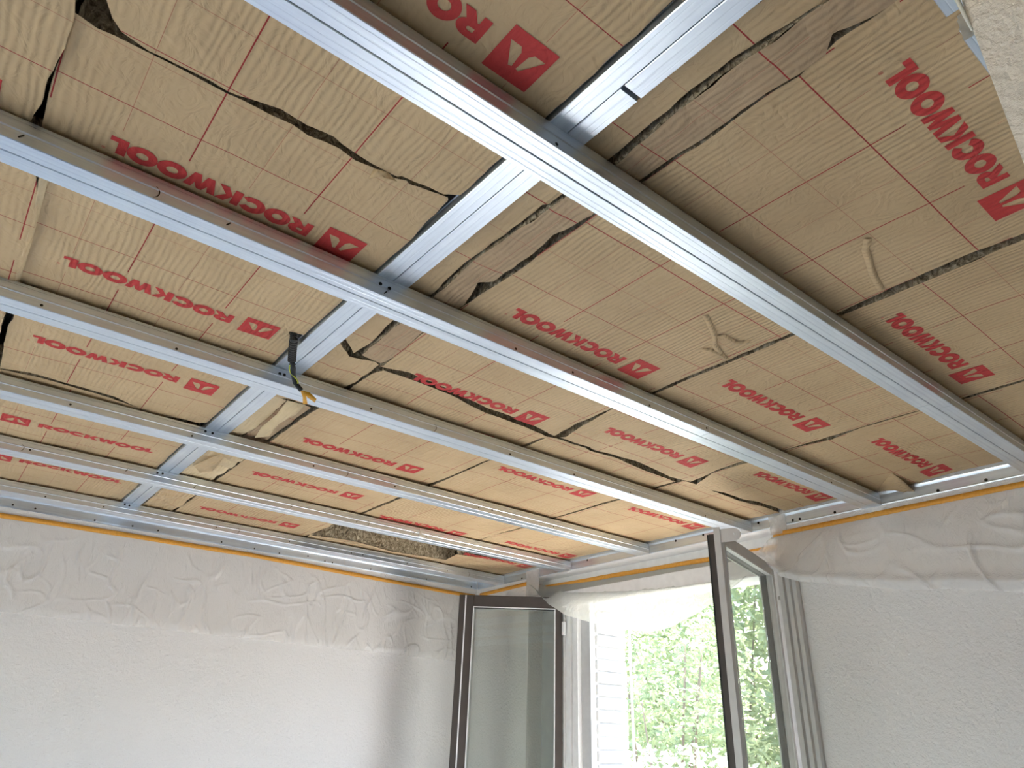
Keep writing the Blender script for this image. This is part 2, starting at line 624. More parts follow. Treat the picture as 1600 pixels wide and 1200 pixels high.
def subdivide_outline(poly, step, jit, seed):
    out = []
    n = len(poly)
    for i in range(n):
        a, b_ = Vector(poly[i]), Vector(poly[(i + 1) % n])
        L = (b_ - a).length
        m = max(1, int(L / step))
        nrm = Vector((-(b_ - a).y, (b_ - a).x)) / max(L, 1e-6)
        for k in range(m):
            p = a + (b_ - a) * (k / m)
            s = 0 if k == 0 else jit * (ns(p.x * 22, p.y * 22, seed) + 0.6 * ns(p.x * 70, p.y * 70, seed))
            p = p + nrm * s
            out.append((p.x, p.y))
    return out


BOARD_N = [0]


def board(poly, label, rows=(), x0=0.0, yt=0.0, flip=False, mat=None, amp=0.003, crumple=0.0, z=None, thick=0.075, name='insulation_board',
          group='printed insulation boards above the rails', jit=0.003, slope=None, wool=True, grid=0.025, shag=0.006, xmax=9.0):
    seed = BOARD_N[0] * 3.7
    BOARD_N[0] += 1
    mat = mat or M_PAPER
    poly = [(min(px, xmax), py) for px, py in poly]
    z = ZI if z is None else z
    cx = sum(p[0] for p in poly) / len(poly)
    cy = sum(p[1] for p in poly) / len(poly)
    root = empty(name, (cx, cy, z))
    tag(root, label, 'insulation', group)

    def h(x, y):
        v = amp * (ns(x * 5.0, y * 5.0, seed) + 0.5 * ns(x * 8.5, y * 8.5, seed + 9))
        if crumple:
            r = abs(ns(x * 16, y * 11, seed + 3))
            r2 = abs(ns(x * 34, y * 30, seed + 5))
            v += crumple * (0.5 - 1.6 * r) + crumple * 0.45 * (0.4 - r2)
        if slope:
            v += slope(x, y)
        return v
    outline = subdivide_outline(poly, 0.02, jit, seed)
    bm = bmesh.new()
    f = bm.faces.new([bm.verts.new((x, y, 0)) for x, y in outline])
    bmesh.ops.triangulate(bm, faces=[f])
    xs = [p[0] for p in outline]
    ys = [p[1] for p in outline]
    for ax, lo, hi in ((0, min(xs), max(xs)), (1, min(ys), max(ys))):
        q = math.ceil(lo / grid) * grid
        while q < hi:
            co = (q, 0, 0) if ax == 0 else (0, q, 0)
            no = (1, 0, 0) if ax == 0 else (0, 1, 0)
            bmesh.ops.bisect_plane(bm, geom=bm.verts[:] + bm.edges[:] + bm.faces[:], dist=1e-6, plane_co=co, plane_no=no)
            q += grid
    uvl = bm.loops.layers.uv.new('print')
    for f in bm.faces:
        for lp in f.loops:
            x, y = lp.vert.co.x, lp.vert.co.y
            lp[uvl].uv = ((x - x0) if not flip else (x0 - x), (y - yt) if not flip else (yt - y))
    for v in bm.verts:
        v.co.z = z + h(v.co.x, v.co.y)
    for f in bm.faces:
        if f.normal.z > 0:
            f.normal_flip()
    bm.normal_update()
    for f in bm.faces:
        if f.normal.z > 0:
            f.normal_flip()
    bobj('paper_facing', bm, mat, root, True)
    if wool:
        ol = subdivide_outline(poly, 0.007 if shag > 0.01 else 0.014, 0.004, seed + 1)
        lev = 9 if shag > 0.01 else 5
        vs, fs = [], []
        n = len(ol)
        for k in range(lev):
            for i, (x, y) in enumerate(ol):
                dx, dy = cx - x, cy - y
                L = math.hypot(dx, dy) or 1
                ins = 0.003 + shag * abs(ns(x * 40, y * 40, k * 2.3 + seed)) * (2.0 if k == 0 and shag > 0.01 else 1.0) - (0.010 * abs(ns(x * 90, y * 90, k * 5.1)) if shag > 0.01 and k else 0)
                zz = z + h(x, y) + 0.0015 + (thick - 0.003) * k / (lev - 1)
                vs.append((x + dx / L * ins, y + dy / L * ins, zz))
        for k in range(lev - 1):
            for i in range(n):
                j = (i + 1) % n
                fs.append((k * n + i, k * n + j, (k + 1) * n + j, (k + 1) * n + i))
        fs.append(tuple(range((lev - 1) * n, lev * n)))
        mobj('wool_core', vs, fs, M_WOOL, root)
    for ry in rows:
        s = -1 if not flip else 1      # reading direction in x; letters' up is +y when not flipped
        if not flip:
            start, base = x0 + 0.355, ry - 0.0205
        else:
            start, base = x0 - 0.355, ry + 0.0205
        k = 0.352 / WORD_W
        adv = 0.0
        polys = []
        for c in WORD:
            pl, w = GL[c]
            for q in pl:
                polys.append([(adv + p[0], p[1]) for p in q])
            adv += w
        to_print(polys, lambda p: (start + s * p[0] * k, base - s * p[1] * 0.041), h, z, 'printed_lettering', root)
        mk = [[(0.0029 * math.cos(a) , 0.0029 * math.sin(a)), (0.0029 * math.cos(b2), 0.0029 * math.sin(b2)), (0.0022 * math.cos(b2), 0.0022 * math.sin(b2)), (0.0022 * math.cos(a), 0.0022 * math.sin(a))]
              for a, b2 in [(2 * math.pi * q / 12, 2 * math.pi * (q + 1) / 12) for q in range(12)]]
        mk += [[(-0.0009, -0.0013), (-0.0003, -0.0013), (-0.0003, 0.0013), (-0.0009, 0.0013)], [(-0.0003, 0.0006), (0.0008, 0.0006), (0.0008, 0.0013), (-0.0003, 0.0013)],
               [(-0.0003, -0.0002), (0.0006, -0.0013), (0.0011, -0.0013), (0.0003, 0.0004)]]
        to_print(mk, lambda p: (start + s * (0.352 + 0.006 + p[0]), base - s * (0.038 + p[1])), h, z, 'printed_mark', root)
        # square emblem with two petals left open
        ex = x0 + 0.4185 if not flip else x0 - 0.4185
        H = 0.0395
        pet = [(-0.031, -0.018), (-0.012, -0.018), (-0.0062, -0.010), (-0.0035, 0.0155), (-0.009, 0.017)]
        sq = [(-H, -H), (0, -H), (0, H), (-H, H)]
        # half the square minus a petal, cut into quads round the petal; then mirrored
        P5 = pet
        half = [[(-H, -H), (0, -H), P5[1], P5[0]], [(0, -H), (0, -0.010), P5[2], P5[1]], [(0, -0.010), (0, 0.0155), P5[3], P5[2]],
                [(0, 0.0155), (0, H), P5[4], P5[3]], [(0, H), (-H, H), P5[4]], [(-H, H), (-H, -H), P5[0], P5[4]]]
        full = half + [[(-a, c) for a, c in reversed(q)] for q in half]
        to_print(full, lambda p: (ex + s * p[0], ry - s * p[1]), h, z, 'printed_emblem', root)
    return root


PITCH = 0.429
# column at the very left
board([(-0.72, -0.3), (-0.0901, 0.8380), (-0.0839, 0.8743), (-0.0839, 0.9452), (-0.0886, 0.9769), (-0.0901, 0.9996), (-0.0946, 1.0255), (-0.0944, 1.0877), (-0.1026, 1.1451), (-0.110, 1.20), (-0.72, 1.20)],
      'tan printed board at the upper left picture corner, beyond the ragged open joint', [1.112], -0.605, 1.112, amp=0.004, slope=lambda x, y: -0.004)
board([(-0.72, 1.21), (-0.088, 1.21), (-0.0596, 1.3700), (-0.0563, 1.4921), (-0.0580, 1.6062), (-0.0648, 1.7794), (-0.0607, 1.9967), (-0.09, 2.3), (-0.72, 2.3)],
      'creased board at the left picture edge below the second near rail', [], -0.605, 1.545, amp=0.004, crumple=0.004, slope=lambda x, y: -0.010)
# column left of the cross rail
board([(-0.080, -0.3), (0.515, -0.3), (0.519, 0.30), (0.519, 0.60), (0.520, 0.845), (0.5282, 0.8332), (0.4942, 0.8517), (0.4645, 0.8536), (0.4146, 0.8612), (0.4087, 0.8683), (0.3841, 0.8692), (0.3344, 0.8669), (0.3029, 0.8622),
       (0.2849, 0.8558), (0.2615, 0.8580), (0.2213, 0.8598), (0.1972, 0.8571), (0.1606, 0.8672), (0.1340, 0.8756), (0.1203, 0.8779), (0.0680, 0.8756), (0.0239, 0.8773), (0.0088, 0.8790), (-0.0281, 0.8715), (-0.0437, 0.8553), (-0.0559, 0.8302)],
      'tan printed board between the nearest rail and the long ragged tear at upper left', [0.549, 0.549 - PITCH], 0.003, 0.549, xmax=0.5175)
A2 = board([(-0.0842, 0.8819), (-0.0555, 0.8881), (-0.0336, 0.8840), (-0.0072, 0.8830), (0.0097, 0.8824), (0.0694, 0.8803), (0.1215, 0.8815), (0.1652, 0.8794), (0.1878, 0.8799), (0.2228, 0.8755), (0.2520, 0.8804), (0.2803, 0.8742), (0.3021, 0.8721), (0.3352, 0.8797),
            (0.3687, 0.8745), (0.3878, 0.8823), (0.4263, 0.8656), (0.4355, 0.8702), (0.4751, 0.8617), (0.5058, 0.8548), (0.5106, 0.8618), (0.5133, 0.9055), (0.5117, 0.9357), (0.5177, 0.9907), (0.5198, 1.0178), (0.5250, 1.0459), (0.5357, 1.1020),
            (0.5425, 1.1320), (0.524, 1.20), (0.521, 1.30), (0.5274, 1.3383), (0.5194, 1.3711), (0.5266, 1.4064), (0.5225, 1.4939), (0.5044, 1.4977), (0.4829, 1.5008), (0.4905, 1.5185), (0.5127, 1.5319), (0.5253, 1.6879), (0.522, 1.9), (0.520, 2.150),
            (0.5145, 2.2248), (0.4930, 2.2449), (0.4467, 2.2469), (0.3711, 2.2769), (0.25, 2.215), (0.05, 2.205), (0.0492, 2.1963), (-0.0374, 2.2339), (-0.050, 1.95), (-0.0440, 1.9009), (-0.0545, 1.6964), (-0.0563, 1.4921), (-0.0606, 1.3032), (-0.086, 1.22), (-0.0877, 1.1359), (-0.0897, 1.0365), (-0.0887, 0.9984)],
           'long tan board with three red imprints left of the cross rail', [1.108, 1.537, 1.970], 0.003, 1.112, amp=0.0035, xmax=0.5175)
fold_pts = [(-0.0609, 1.2324), (-0.0617, 1.2955), (-0.0602, 1.3658), (-0.0586, 1.4574), (-0.0580, 1.5316), (-0.0574, 1.6116), (-0.0578, 1.6993), (-0.0548, 1.7915)]
fv, ff = [], []
for k, (fx, fy) in enumerate(fold_pts):
    wv_ = 0.011 + 0.004 * ns(k * 1.7, 0.3)
    fv += [(fx - wv_, fy, ZI - 0.006), (fx - 0.004, fy, ZI - 0.010), (fx + 0.004, fy, ZI - 0.002)]
    if k:
        q = 3 * k
        ff += [(q - 3, q - 2, q + 1, q), (q - 2, q - 1, q + 2, q + 1)]
mobj('folded_edge', fv, ff, M_PAPER_PALE, A2, True)
board([(-0.085, 2.244), (0.05, 2.222), (0.24, 2.228), (0.32, 2.245), (0.36, 2.292), (0.520, 2.292), (0.520, 2.9), (0.518, 3.590), (-0.085, 3.590)],
      'warm tan board with upright red imprints at the far left, beside the cross rail', [2.632, 3.090], 0.463, 2.632, flip=True, amp=0.004, xmax=0.5175)
board([(-0.72, 2.32), (-0.098, 2.30), (-0.095, 3.59), (-0.72, 3.59)], 'tan board left of the upright imprints, mostly out of the picture', [], -0.15, 2.6, flip=True)

# narrow strips to the right of the cross rail
board([(0.600, -0.3), (0.665, -0.3), (0.6664, 0.2246), (0.6514, 0.3038), (0.6468, 0.3564), (0.6448, 0.4269), (0.6495, 0.4727), (0.6509, 0.5317), (0.6546, 0.6050), (0.653, 0.75), (0.6473, 0.7127), (0.6475, 0.7819), (0.6454, 0.8895), (0.6411, 0.9919),
       (0.6453, 1.0413), (0.6551, 1.1444), (0.653, 1.22), (0.6444, 1.2859), (0.6559, 1.3948), (0.6523, 1.4979), (0.600, 1.44)],
      'narrow tan strip along the near half of the cross rail', [], 0.472, 0.224, amp=0.002, crumple=0.002, name='insulation_strip', group='cut insulation strips along the cross rail')
board([(0.672, -0.3), (0.735, -0.3), (0.7334, 0.1682), (0.7219, 0.2254), (0.7134, 0.2475), (0.7373, 0.2702), (0.7363, 0.3083), (0.7313, 0.3563), (0.7362, 0.4743), (0.7322, 0.5157), (0.727, 0.70), (0.7307, 0.7213), (0.7139, 0.8092), (0.7226, 0.8700),
       (0.7259, 0.9464), (0.7256, 1.0106), (0.7008, 1.0293), (0.7214, 1.0856), (0.7333, 1.1264), (0.724, 1.20), (0.7264, 1.3026), (0.7360, 1.3867), (0.7385, 1.4800), (0.7296, 1.4976), (0.6695, 1.4824), (0.6632, 1.4307), (0.662, 1.24), (0.6589, 1.1047), (0.6519, 1.0416), (0.6475, 0.9720), (0.6517, 0.8737), (0.6542, 0.7737), (0.6585, 0.7117), (0.664, 0.70),
       (0.6668, 0.6022), (0.6647, 0.5374), (0.6585, 0.4618), (0.6554, 0.3573), (0.6621, 0.3010)],
      'narrow brown creased strip beside the wider printed boards, nearest the camera', [], 0.472, 0.224, mat=M_PAPER_BROWN, amp=0.003, crumple=0.0045, name='insulation_strip',
      group='cut insulation strips along the cross rail', slope=lambda x, y: -0.004 + 0.05 * (x - 0.69), grid=0.012)
board([(0.602, 1.470), (0.6518, 1.5213), (0.7148, 1.5015), (0.7342, 1.5126), (0.7318, 1.6360), (0.7266, 1.6675), (0.720, 1.78), (0.718, 1.88), (0.60, 1.88)],
      'crumpled tan strip with torn edges beside the cross rail, near the black cable', [], 0.472, 1.5, amp=0.003, crumple=0.006, name='insulation_strip',
      group='cut insulation strips along the cross rail', grid=0.012)
board([(0.602, 1.890), (0.642, 1.890), (0.6400, 1.8891), (0.6478, 2.0196), (0.6493, 2.1552), (0.640, 2.25), (0.602, 2.30)],
      'thin pale strip beside the cross rail under the ochre tape ends', [], 0.472, 1.5, mat=M_PAPER_PALE, amp=0.003, crumple=0.004, name='insulation_strip',
      group='cut insulation strips along the cross rail', grid=0.012)
board([(0.652, 1.905), (0.722, 1.905), (0.722, 2.10), (0.724, 2.31), (0.650, 2.31)],
      'short brown creased strip between the thin pale strip and the rippled board', [], 0.472, 1.5, mat=M_PAPER_BROWN, amp=0.003, crumple=0.006, name='insulation_strip',
      group='cut insulation strips along the cross rail', grid=0.012, slope=lambda x, y: 0.006)
board([(0.602, 2.33), (0.722, 2.33), (0.722, 2.86), (0.602, 2.80)],
      'crumpled pale strip in the fourth bay beside the cross rail', [], 0.472, 2.5, mat=M_PAPER_PALE, amp=0.004, crumple=0.012, name='insulation_strip',
      group='cut insulation strips along the cross rail', grid=0.012, slope=lambda x, y: -0.004)
board([(0.602, 2.88), (0.735, 2.90), (0.730, 3.55), (0.602, 3.55)],
      'crumpled strip in the far bay beside the cross rail end', [], 0.472, 2.5, amp=0.004, crumple=0.012, name='insulation_strip',
      group='cut insulation strips along the cross rail', grid=0.012, slope=lambda x, y: -0.004)

# column C
C1 = board([(0.742, 0.02), (1.370, 0.02), (1.360, 0.25), (1.352, 0.34), (1.362, 0.52), (1.368, 0.62), (1.372, 1.0), (1.372, 1.45), (1.3877, 1.5558), (1.2446, 1.5296), (1.0997, 1.5305), (0.9442, 1.5005), (0.8136, 1.4894), (0.7342, 1.5126), (0.742, 1.50),
       (0.7296, 1.3078), (0.7339, 1.1224), (0.7374, 1.0351), (0.7405, 0.9395), (0.7360, 0.8340), (0.7353, 0.7243), (0.736, 0.62), (0.7367, 0.5193), (0.7416, 0.4785), (0.7373, 0.3603), (0.7422, 0.3118), (0.7290, 0.2471)],
      'long tan board with ripples right of the cross rail, crossed by the nearest rail', [0.219, 0.645, 1.071, 1.497], 0.826, 1.071, amp=0.0025)
board([(0.745, 1.560), (0.7570, 1.5260), (0.8336, 1.5220), (0.9651, 1.5313), (1.1217, 1.5598), (1.2732, 1.5639), (1.3895, 1.5762), (1.372, 1.60), (1.366, 2.20), (1.362, 2.883), (1.05, 2.893), (0.735, 2.895), (0.730, 2.0)],
      'rippled tan board in the third and fourth bays right of the cross rail', [1.733, 2.145, 2.600], 0.797, 2.145, amp=0.004)
board([(0.742, 2.910), (1.362, 2.905), (1.362, 3.12), (1.3714, 3.1159), (1.3600, 3.3476), (1.355, 3.55), (0.742, 3.59)],
      'tan board in the far bay ending before the open wool gap', [3.235], 0.800, 3.235, amp=0.003)
def paper_crease(parent, pts, w=0.007, hgt=0.0045):
    vs, fs = [], []
    m = len(pts)
    for k, (px, py) in enumerate(pts):
        a, c = Vector(pts[max(k - 1, 0)]), Vector(pts[min(k + 1, m - 1)])
        d = (c - a).normalized()
        n2 = Vector((-d.y, d.x))
        t = math.sin(math.pi * (k + 0.3) / (m - 0.4))
        for off, zz in ((-1, 0.001), (-0.3, -hgt * t), (0.35, -hgt * 0.6 * t), (1, 0.001)):
            vs.append((px + n2.x * w * off, py + n2.y * w * off, ZI + zz - 0.0022))
        if k:
            q = 4 * k
            for e in range(3):
                fs.append((q - 4 + e, q - 3 + e, q + 1 + e, q + e))
    o = mobj('paper_crease', vs, fs, M_PAPER, parent, True)
    return o


paper_crease(C1, [(1.1653, 0.4301), (1.1953, 0.4505), (1.2290, 0.4614), (1.2630, 0.4737), (1.3035, 0.4850), (1.3476, 0.4950)])
paper_crease(C1, [(1.1593, 0.7967), (1.2033, 0.8162), (1.2485, 0.8377), (1.2819, 0.8646), (1.3294, 0.8813)])
paper_crease(C1, [(1.2770, 0.8984), (1.3029, 0.8879), (1.3370, 0.8832), (1.3679, 0.8908)])
paper_crease(C1, [(1.2533, 0.8413), (1.2627, 0.8249), (1.3122, 0.8249), (1.3340, 0.8011)])
# column D
board([(1.384, 0.02), (2.006, 0.02), (2.006, 0.6), (2.004, 0.95), (2.010, 1.40), (2.045, 1.543), (1.9554, 1.5543), (1.7641, 1.5349), (1.6475, 1.5438), (1.5560, 1.5573), (1.62, 1.548), (1.41, 1.552), (1.4192, 1.5334), (1.3924, 1.4050), (1.3735, 1.3011), (1.384, 1.2), (1.384, 0.66), (1.384, 0.25)],
      'tan printed board in the middle column between wall bays and dark joint', [0.530, 0.967, 1.405], 1.462, 0.967, amp=0.004)
board([(1.380, 1.575), (1.41, 1.568), (1.5287, 1.5594), (1.5683, 1.5698), (1.6695, 1.5649), (1.8075, 1.5740), (1.9884, 1.5818), (2.004, 1.575), (2.006, 1.62), (2.008, 2.30), (2.006, 2.905), (1.38, 2.900)],
      'creamy tan board in the middle column under three bays', [1.915, 2.345, 2.780], 1.440, 1.915, amp=0.004)
board([(1.372, 3.30), (1.3591, 3.3309), (1.5745, 3.2893), (1.8310, 3.3363), (2.2081, 3.2869), (2.190, 3.27), (2.02, 3.59), (1.372, 3.59)],
      'sagging board with its raw wool edge showing in the far bay', [], 1.440, 3.1, amp=0.003, thick=0.085, jit=0.006, shag=0.022)
# column E beside the window wall
board([(2.020, 0.02), (2.612, 0.02), (2.606, 0.9), (2.604, 0.965), (2.6644, 1.0342), (2.5953, 1.0408), (2.4751, 1.0127), (2.4484, 1.0109), (2.585, 1.060), (2.6086, 1.1308), (2.602, 1.16), (2.604, 1.515), (2.5837, 1.5163), (2.4484, 1.5148), (2.3438, 1.5358), (2.0856, 1.5483), (2.0335, 1.4400), (2.0161, 1.3106), (2.018, 1.16), (2.0191, 1.1332), (2.0353, 0.9891), (2.0097, 0.8742), (2.0155, 0.7115), (2.020, 0.60)],
      'creased tan board above the white wall beside the window', [0.898, 1.322], 2.120, 0.898, amp=0.007, crumple=0.0015)
board([(2.022, 1.552), (2.3593, 1.5556), (2.4851, 1.5393), (2.6117, 1.5400), (2.604, 1.60), (2.604, 2.906), (2.018, 2.906)],
      'creamy tan board above the window opening', [1.920, 2.345, 2.740], 2.120, 1.920, amp=0.004)
board([(2.200, 3.13), (2.1151, 3.1408), (2.4324, 3.0686), (2.604, 3.03), (2.604, 3.59), (2.210, 3.59)],
      'small board with raw wool edge in the corner above the window', [3.095], 2.120, 3.095, amp=0.003, thick=0.07, shag=0.022)

# torn paper flaps that hang from the boards
def flap(name, label, outline3d, mat, group='torn paper flaps'):
    n = len(outline3d)
    c = sum((Vector(p) for p in outline3d), Vector()) / n
    vs = [Vector(p) for p in outline3d]
    ring2 = [(v + (c - v) * 0.5) + Vector((0, 0, 0.006 * ns(v.x * 30, v.y * 30, 3))) for v in vs]
    allv = vs + ring2 + [c + Vector((0, 0, -0.004))]
    fs = []
    for i in range(n):
        j = (i + 1) % n
        fs.append((i, j, n + j, n + i))
        fs.append((n + i, n + j, 2 * n))
    o = mobj(name, allv, fs, mat, None, True)
    md = o.modifiers.new('thickness', 'SOLIDIFY')
    md.thickness = 0.0008
    return tag(o, label, 'paper flap', group)


flap('paper_flap', 'folded bright flap of kraft paper beside the ochre tape ends',
     [(0.6736, 1.8207, ZF + 0.028), (0.6301, 1.8547, ZF + 0.040), (0.6466, 1.9748, ZF + 0.040), (0.6461, 2.0936, ZF + 0.035), (0.6594, 2.1800, ZF + 0.030),
      (0.6849, 2.1243, ZF + 0.025), (0.6678, 2.0001, ZF + 0.025), (0.6776, 1.8999, ZF + 0.025)], M_PAPER_PALE)
flap('paper_flap', 'small triangular flap lifted from the long upper left tear',
     [(0.3694, 0.8759, ZI), (0.3876, 0.8632, ZI - 0.005), (0.4063, 0.8580, ZI - 0.020), (0.3834, 0.8716, ZI - 0.013), (0.3709, 0.8971, ZI - 0.007)], M_PAPER)
flap('paper_flap', 'pointed torn flap hanging over the steel track above the white wall',
     [(2.4501, 1.0053, ZI - 0.001), (2.5288, 1.0039, ZI - 0.015), (2.6209, 1.0097, ZI - 0.030), (2.6405, 1.0320, ZI - 0.030), (2.5883, 1.0644, ZI - 0.02), (2.5972, 1.1309, ZI - 0.005)], M_PAPER)
flap('paper_flap', 'curled brown flap on the crumpled strip of the fourth bay',
     [(0.6432, 2.6957, ZF + 0.040), (0.6081, 2.6544, ZF + 0.048), (0.6264, 2.4714, ZF + 0.040), (0.6407, 2.4055, ZF + 0.035), (0.6561, 2.4941, ZF + 0.030), (0.6662, 2.6147, ZF + 0.030)], M_PAPER)

# ------------------------------------------------------------------ steel rails
SCREW_Y = disc_mesh('screw_head_y', 0.0042, 0.0016, M_SCREW)
HOLE_Y = disc_mesh('punched_hole_y', 0.0033, 0.0004, M_BLACK)
SCREW_X = disc_mesh('screw_head_x', 0.0055, 0.0018, M_SCREW, axis='x')


def crescent_mesh(name, r):
    vs, fs = [], []
    n = 14
    for k in range(n + 1):
        a = -1.25 + 2.5 * k / n
        wdt = 0.0016 * math.cos(a * 1.1) + 0.0002
        for rr in (r - wdt, r + 0.0002):
            vs.append((rr * math.cos(a), -0.0006, rr * math.sin(a)))
    for k in range(n):
        fs.append((2 * k, 2 * k + 1, 2 * k + 3, 2 * k + 2))
    me = bpy.data.meshes.new(name)
    me.from_pydata(vs, [], fs)
    me.materials.append(M_BLACK)
    return me


KNOCK = crescent_mesh('knockout_edge', 0.0125)


def slit_mesh():
    me = bpy.data.meshes.new('screw_slit')
    vs = [(-0.004, -0.0008, -0.0035), (-0.002, -0.0008, -0.005), (0.004, -0.0008, 0.003), (0.002, -0.0008, 0.0045)]
    me.from_pydata(vs, [], [(0, 1, 2, 3)])
    me.materials.append(M_BLACK)
    return me


SLIT = slit_mesh()


def stud_profile(a, b_, z0, near):
    """cross-section of one stud: a is its outer side, b_ the side at the central seam"""
    s = 1 if b_ > a else -1
    h = HS
    g = 0.00022
    w = abs(b_ - a)
    bot = [(0.0012, 0.0), (0.22 * w, 0.0), (0.25 * w, g), (0.28 * w, 0.0), (0.52 * w, 0.0), (0.54 * w, g * 0.9), (0.58 * w, g * 0.9), (0.60 * w, 0.0), (w - 0.0018, 0.0), (w - 0.0006, 0.0012)]
    top = [(w - 0.0006, h)]
    side = [(0.0020, h), (0.0020, h * 0.86), (0.0006, h * 0.82), (0.0006, h * 0.54), (-0.0012, h * 0.505), (-0.0012, h * 0.47), (0.0004, h * 0.435), (0.0, 0.0014)]
    return [(a + s * p, z0 + q) for p, q in bot + top + side]


def rail(i, label, x0, x1, splice_near=None, splice_far=None, far=None):
    ylo = RAILS[i]
    yn, ym = ylo - RW, ylo - RW / 2
    root = empty('ceiling_rail', (0.5 * (x0 + x1), ym, ZF))
    tag(root, label, 'steel rail', 'double steel rails under the insulation')
    cuts = [x0] + ([splice_near] if splice_near else []) + [x1]
    for k in range(len(cuts) - 1):
        extrude('stud', stud_profile(yn, ym, ZF, True), cuts[k] + (0.0012 if k else 0), cuts[k + 1], 'x', M_MX, root, 6)
    cuts = far or ([(x0, splice_far), (splice_far + 0.0012, x1)] if splice_far else [(x0, x1)])
    for a, c in cuts:
        extrude('stud', stud_profile(ylo, ym, ZF, False), a, c, 'x', M_MX, root, 6)
    return root


XE = XW - 0.003
XS = XB + 0.003
r0 = rail(0, 'short rail with cut ends beside the cream wall end at upper right', 0.69, XE, None, None, [(0.69, 0.752), (0.803, XE)])
r1 = rail(1, 'nearest full rail, crossing the whole picture from top centre to right edge', XS, XE, 1.905, 1.86)
r2 = rail(2, 'second rail from the camera, with a splice near the window end', XS, XE, 1.6088, 2.0520)
r3 = rail(3, 'third rail from the camera, passed by the black cable', XS, XE)
r4 = rail(4, 'fourth rail from the camera, below the crumpled strips', XS, XE)
r5 = rail(5, 'fifth rail, with a clip joint beside the exposed wool', XS, XE, 1.6687)
r6 = rail(6, 'last rail, running close along the far white wall', XS, XE)
RR = [r0, r1, r2, r3, r4, r5, r6]


def on_side(i, x, z, me, name, lift=0.0):
    z = min(max(z, ZF + 0.006), ZF + HS - 0.005)
    inst(name, me, (x, RAILS[i] - RW - 0.0002 - lift, z), RR[i])


PAIRS = {2: [(0.5286, 2.4233), (0.5499, 2.4218)], 3: [(0.5371, 2.4271), (0.5492, 2.4276)], 4: [(0.5238, 2.4333), (0.5459, 2.4331)], 5: [(0.5214, 2.4324), (0.5391, 2.4342)], 6: [(0.5346, 2.4381), (0.5530, 2.4363)]}
for i, L in PAIRS.items():
    for x, z in L:
        on_side(i, x, z, SCREW_Y, 'screw', 0.0014)
HOLES = {2: [(0.8890, 2.4065), (1.0700, 2.4077), (1.3518, 2.4055), (1.5962, 2.4110), (2.0081, 2.4017), (2.2731, 2.3995)], 3: [(-0.0007, 2.4082), (0.2831, 2.4062), (0.8084, 2.4102), (1.3088, 2.4055), (1.5887, 2.4045), (1.8685, 2.4040)],
         4: [(0.1488, 2.4094), (0.4881, 2.4080), (0.8951, 2.4108), (1.2168, 2.4116), (1.6016, 2.4126), (1.6690, 2.4161), (2.0021, 2.4121), (2.2327, 2.4101)], 5: [(0.1161, 2.4156)],
         6: [(0.2443, 2.4080), (0.4590, 2.4108), (0.9299, 2.4137), (1.2820, 2.4121), (1.6158, 2.4128), (1.6816, 2.4141), (1.9471, 2.4140), (2.2087, 2.4136)], 1: [(0.5346, 2.4049)]}
for i, L in HOLES.items():
    for x, z in L:
        on_side(i, x, z, HOLE_Y, 'screw_hole')
SLITS = {2: [(-0.1046, 2.4119), (0.2185, 2.4130), (0.5425, 2.4090)], 3: [(2.3011, 2.4064)], 5: [(0.4194, 2.4173), (0.6609, 2.4101), (1.0474, 2.4141), (1.3461, 2.4116), (1.6378, 2.4187), (1.7041, 2.4132), (1.9216, 2.4131)], 6: [(0.7284, 2.4094)]}
for i, L in SLITS.items():
    for x, z in L:
        on_side(i, x, z, SLIT, 'screw_slit')
KN = {2: [(0.0876, 2.4074)], 3: [(1.0141, 2.4071)], 4: [(1.0138, 2.4119), (2.3058, 2.4147)], 5: [(0.0858, 2.4167), (1.3953, 2.4156)], 6: [(1.0240, 2.4167), (2.3491, 2.4172)]}
for i, L in KN.items():
    for x, z in L:
        on_side(i, x, min(max(z, ZF + 0.014), ZF + 0.030), KNOCK, 'knockout')
# clip joint on rail five
cx5 = 1.6687
box('clip', (cx5 - 0.005, RAILS[5] - RW - 0.004, ZF + 0.004), (cx5 + 0.012, RAILS[5] - RW - 0.0005, ZF + HS - 0.003), M_MX, r5, 0.001)

# cross rail above the others
XC, CW = 0.5585, 0.0735
cr = empty('cross_rail', (XC, 1.5, ZC))
tag(cr, 'double steel cross rail running under the boards above all other rails', 'steel rail')


def cross_prof(a, b_):
    return [(x, z - 0.0008) for x, z in stud_profile(a, b_, ZC, True)]


extrude('stud', cross_prof(XC - CW / 2, XC - 0.0002), YB + 0.01, YW - 0.01, 'y', M_MY, cr, 8)
extrude('stud', cross_prof(XC + CW / 2, XC + 0.0002), YB + 0.01, 0.479, 'y', M_MY, cr, 4)
extrude('stud', cross_prof(XC + CW / 2, XC + 0.0002), 0.487, YW - 0.01, 'y', M_MY, cr, 6)

# perimeter tracks
wt = empty('wall_track', (0.1, YW, ZF))
tag(wt, 'steel edge track along the far white wall', 'steel track', 'perimeter steel tracks')


def track_prof_y():
    y = YW - 0.0005
    return [(y, ZF), (y - 0.0022, ZF), (y - 0.0030, ZF + 0.004), (y - 0.0016, ZF + 0.008), (y - 0.0016, ZF + 0.038), (y - 0.004, ZF + 0.043), (y - 0.030, ZF + HS + 0.0005), (y - 0.030, ZF + HS + 0.0015), (y, ZF + HS + 0.0015)]


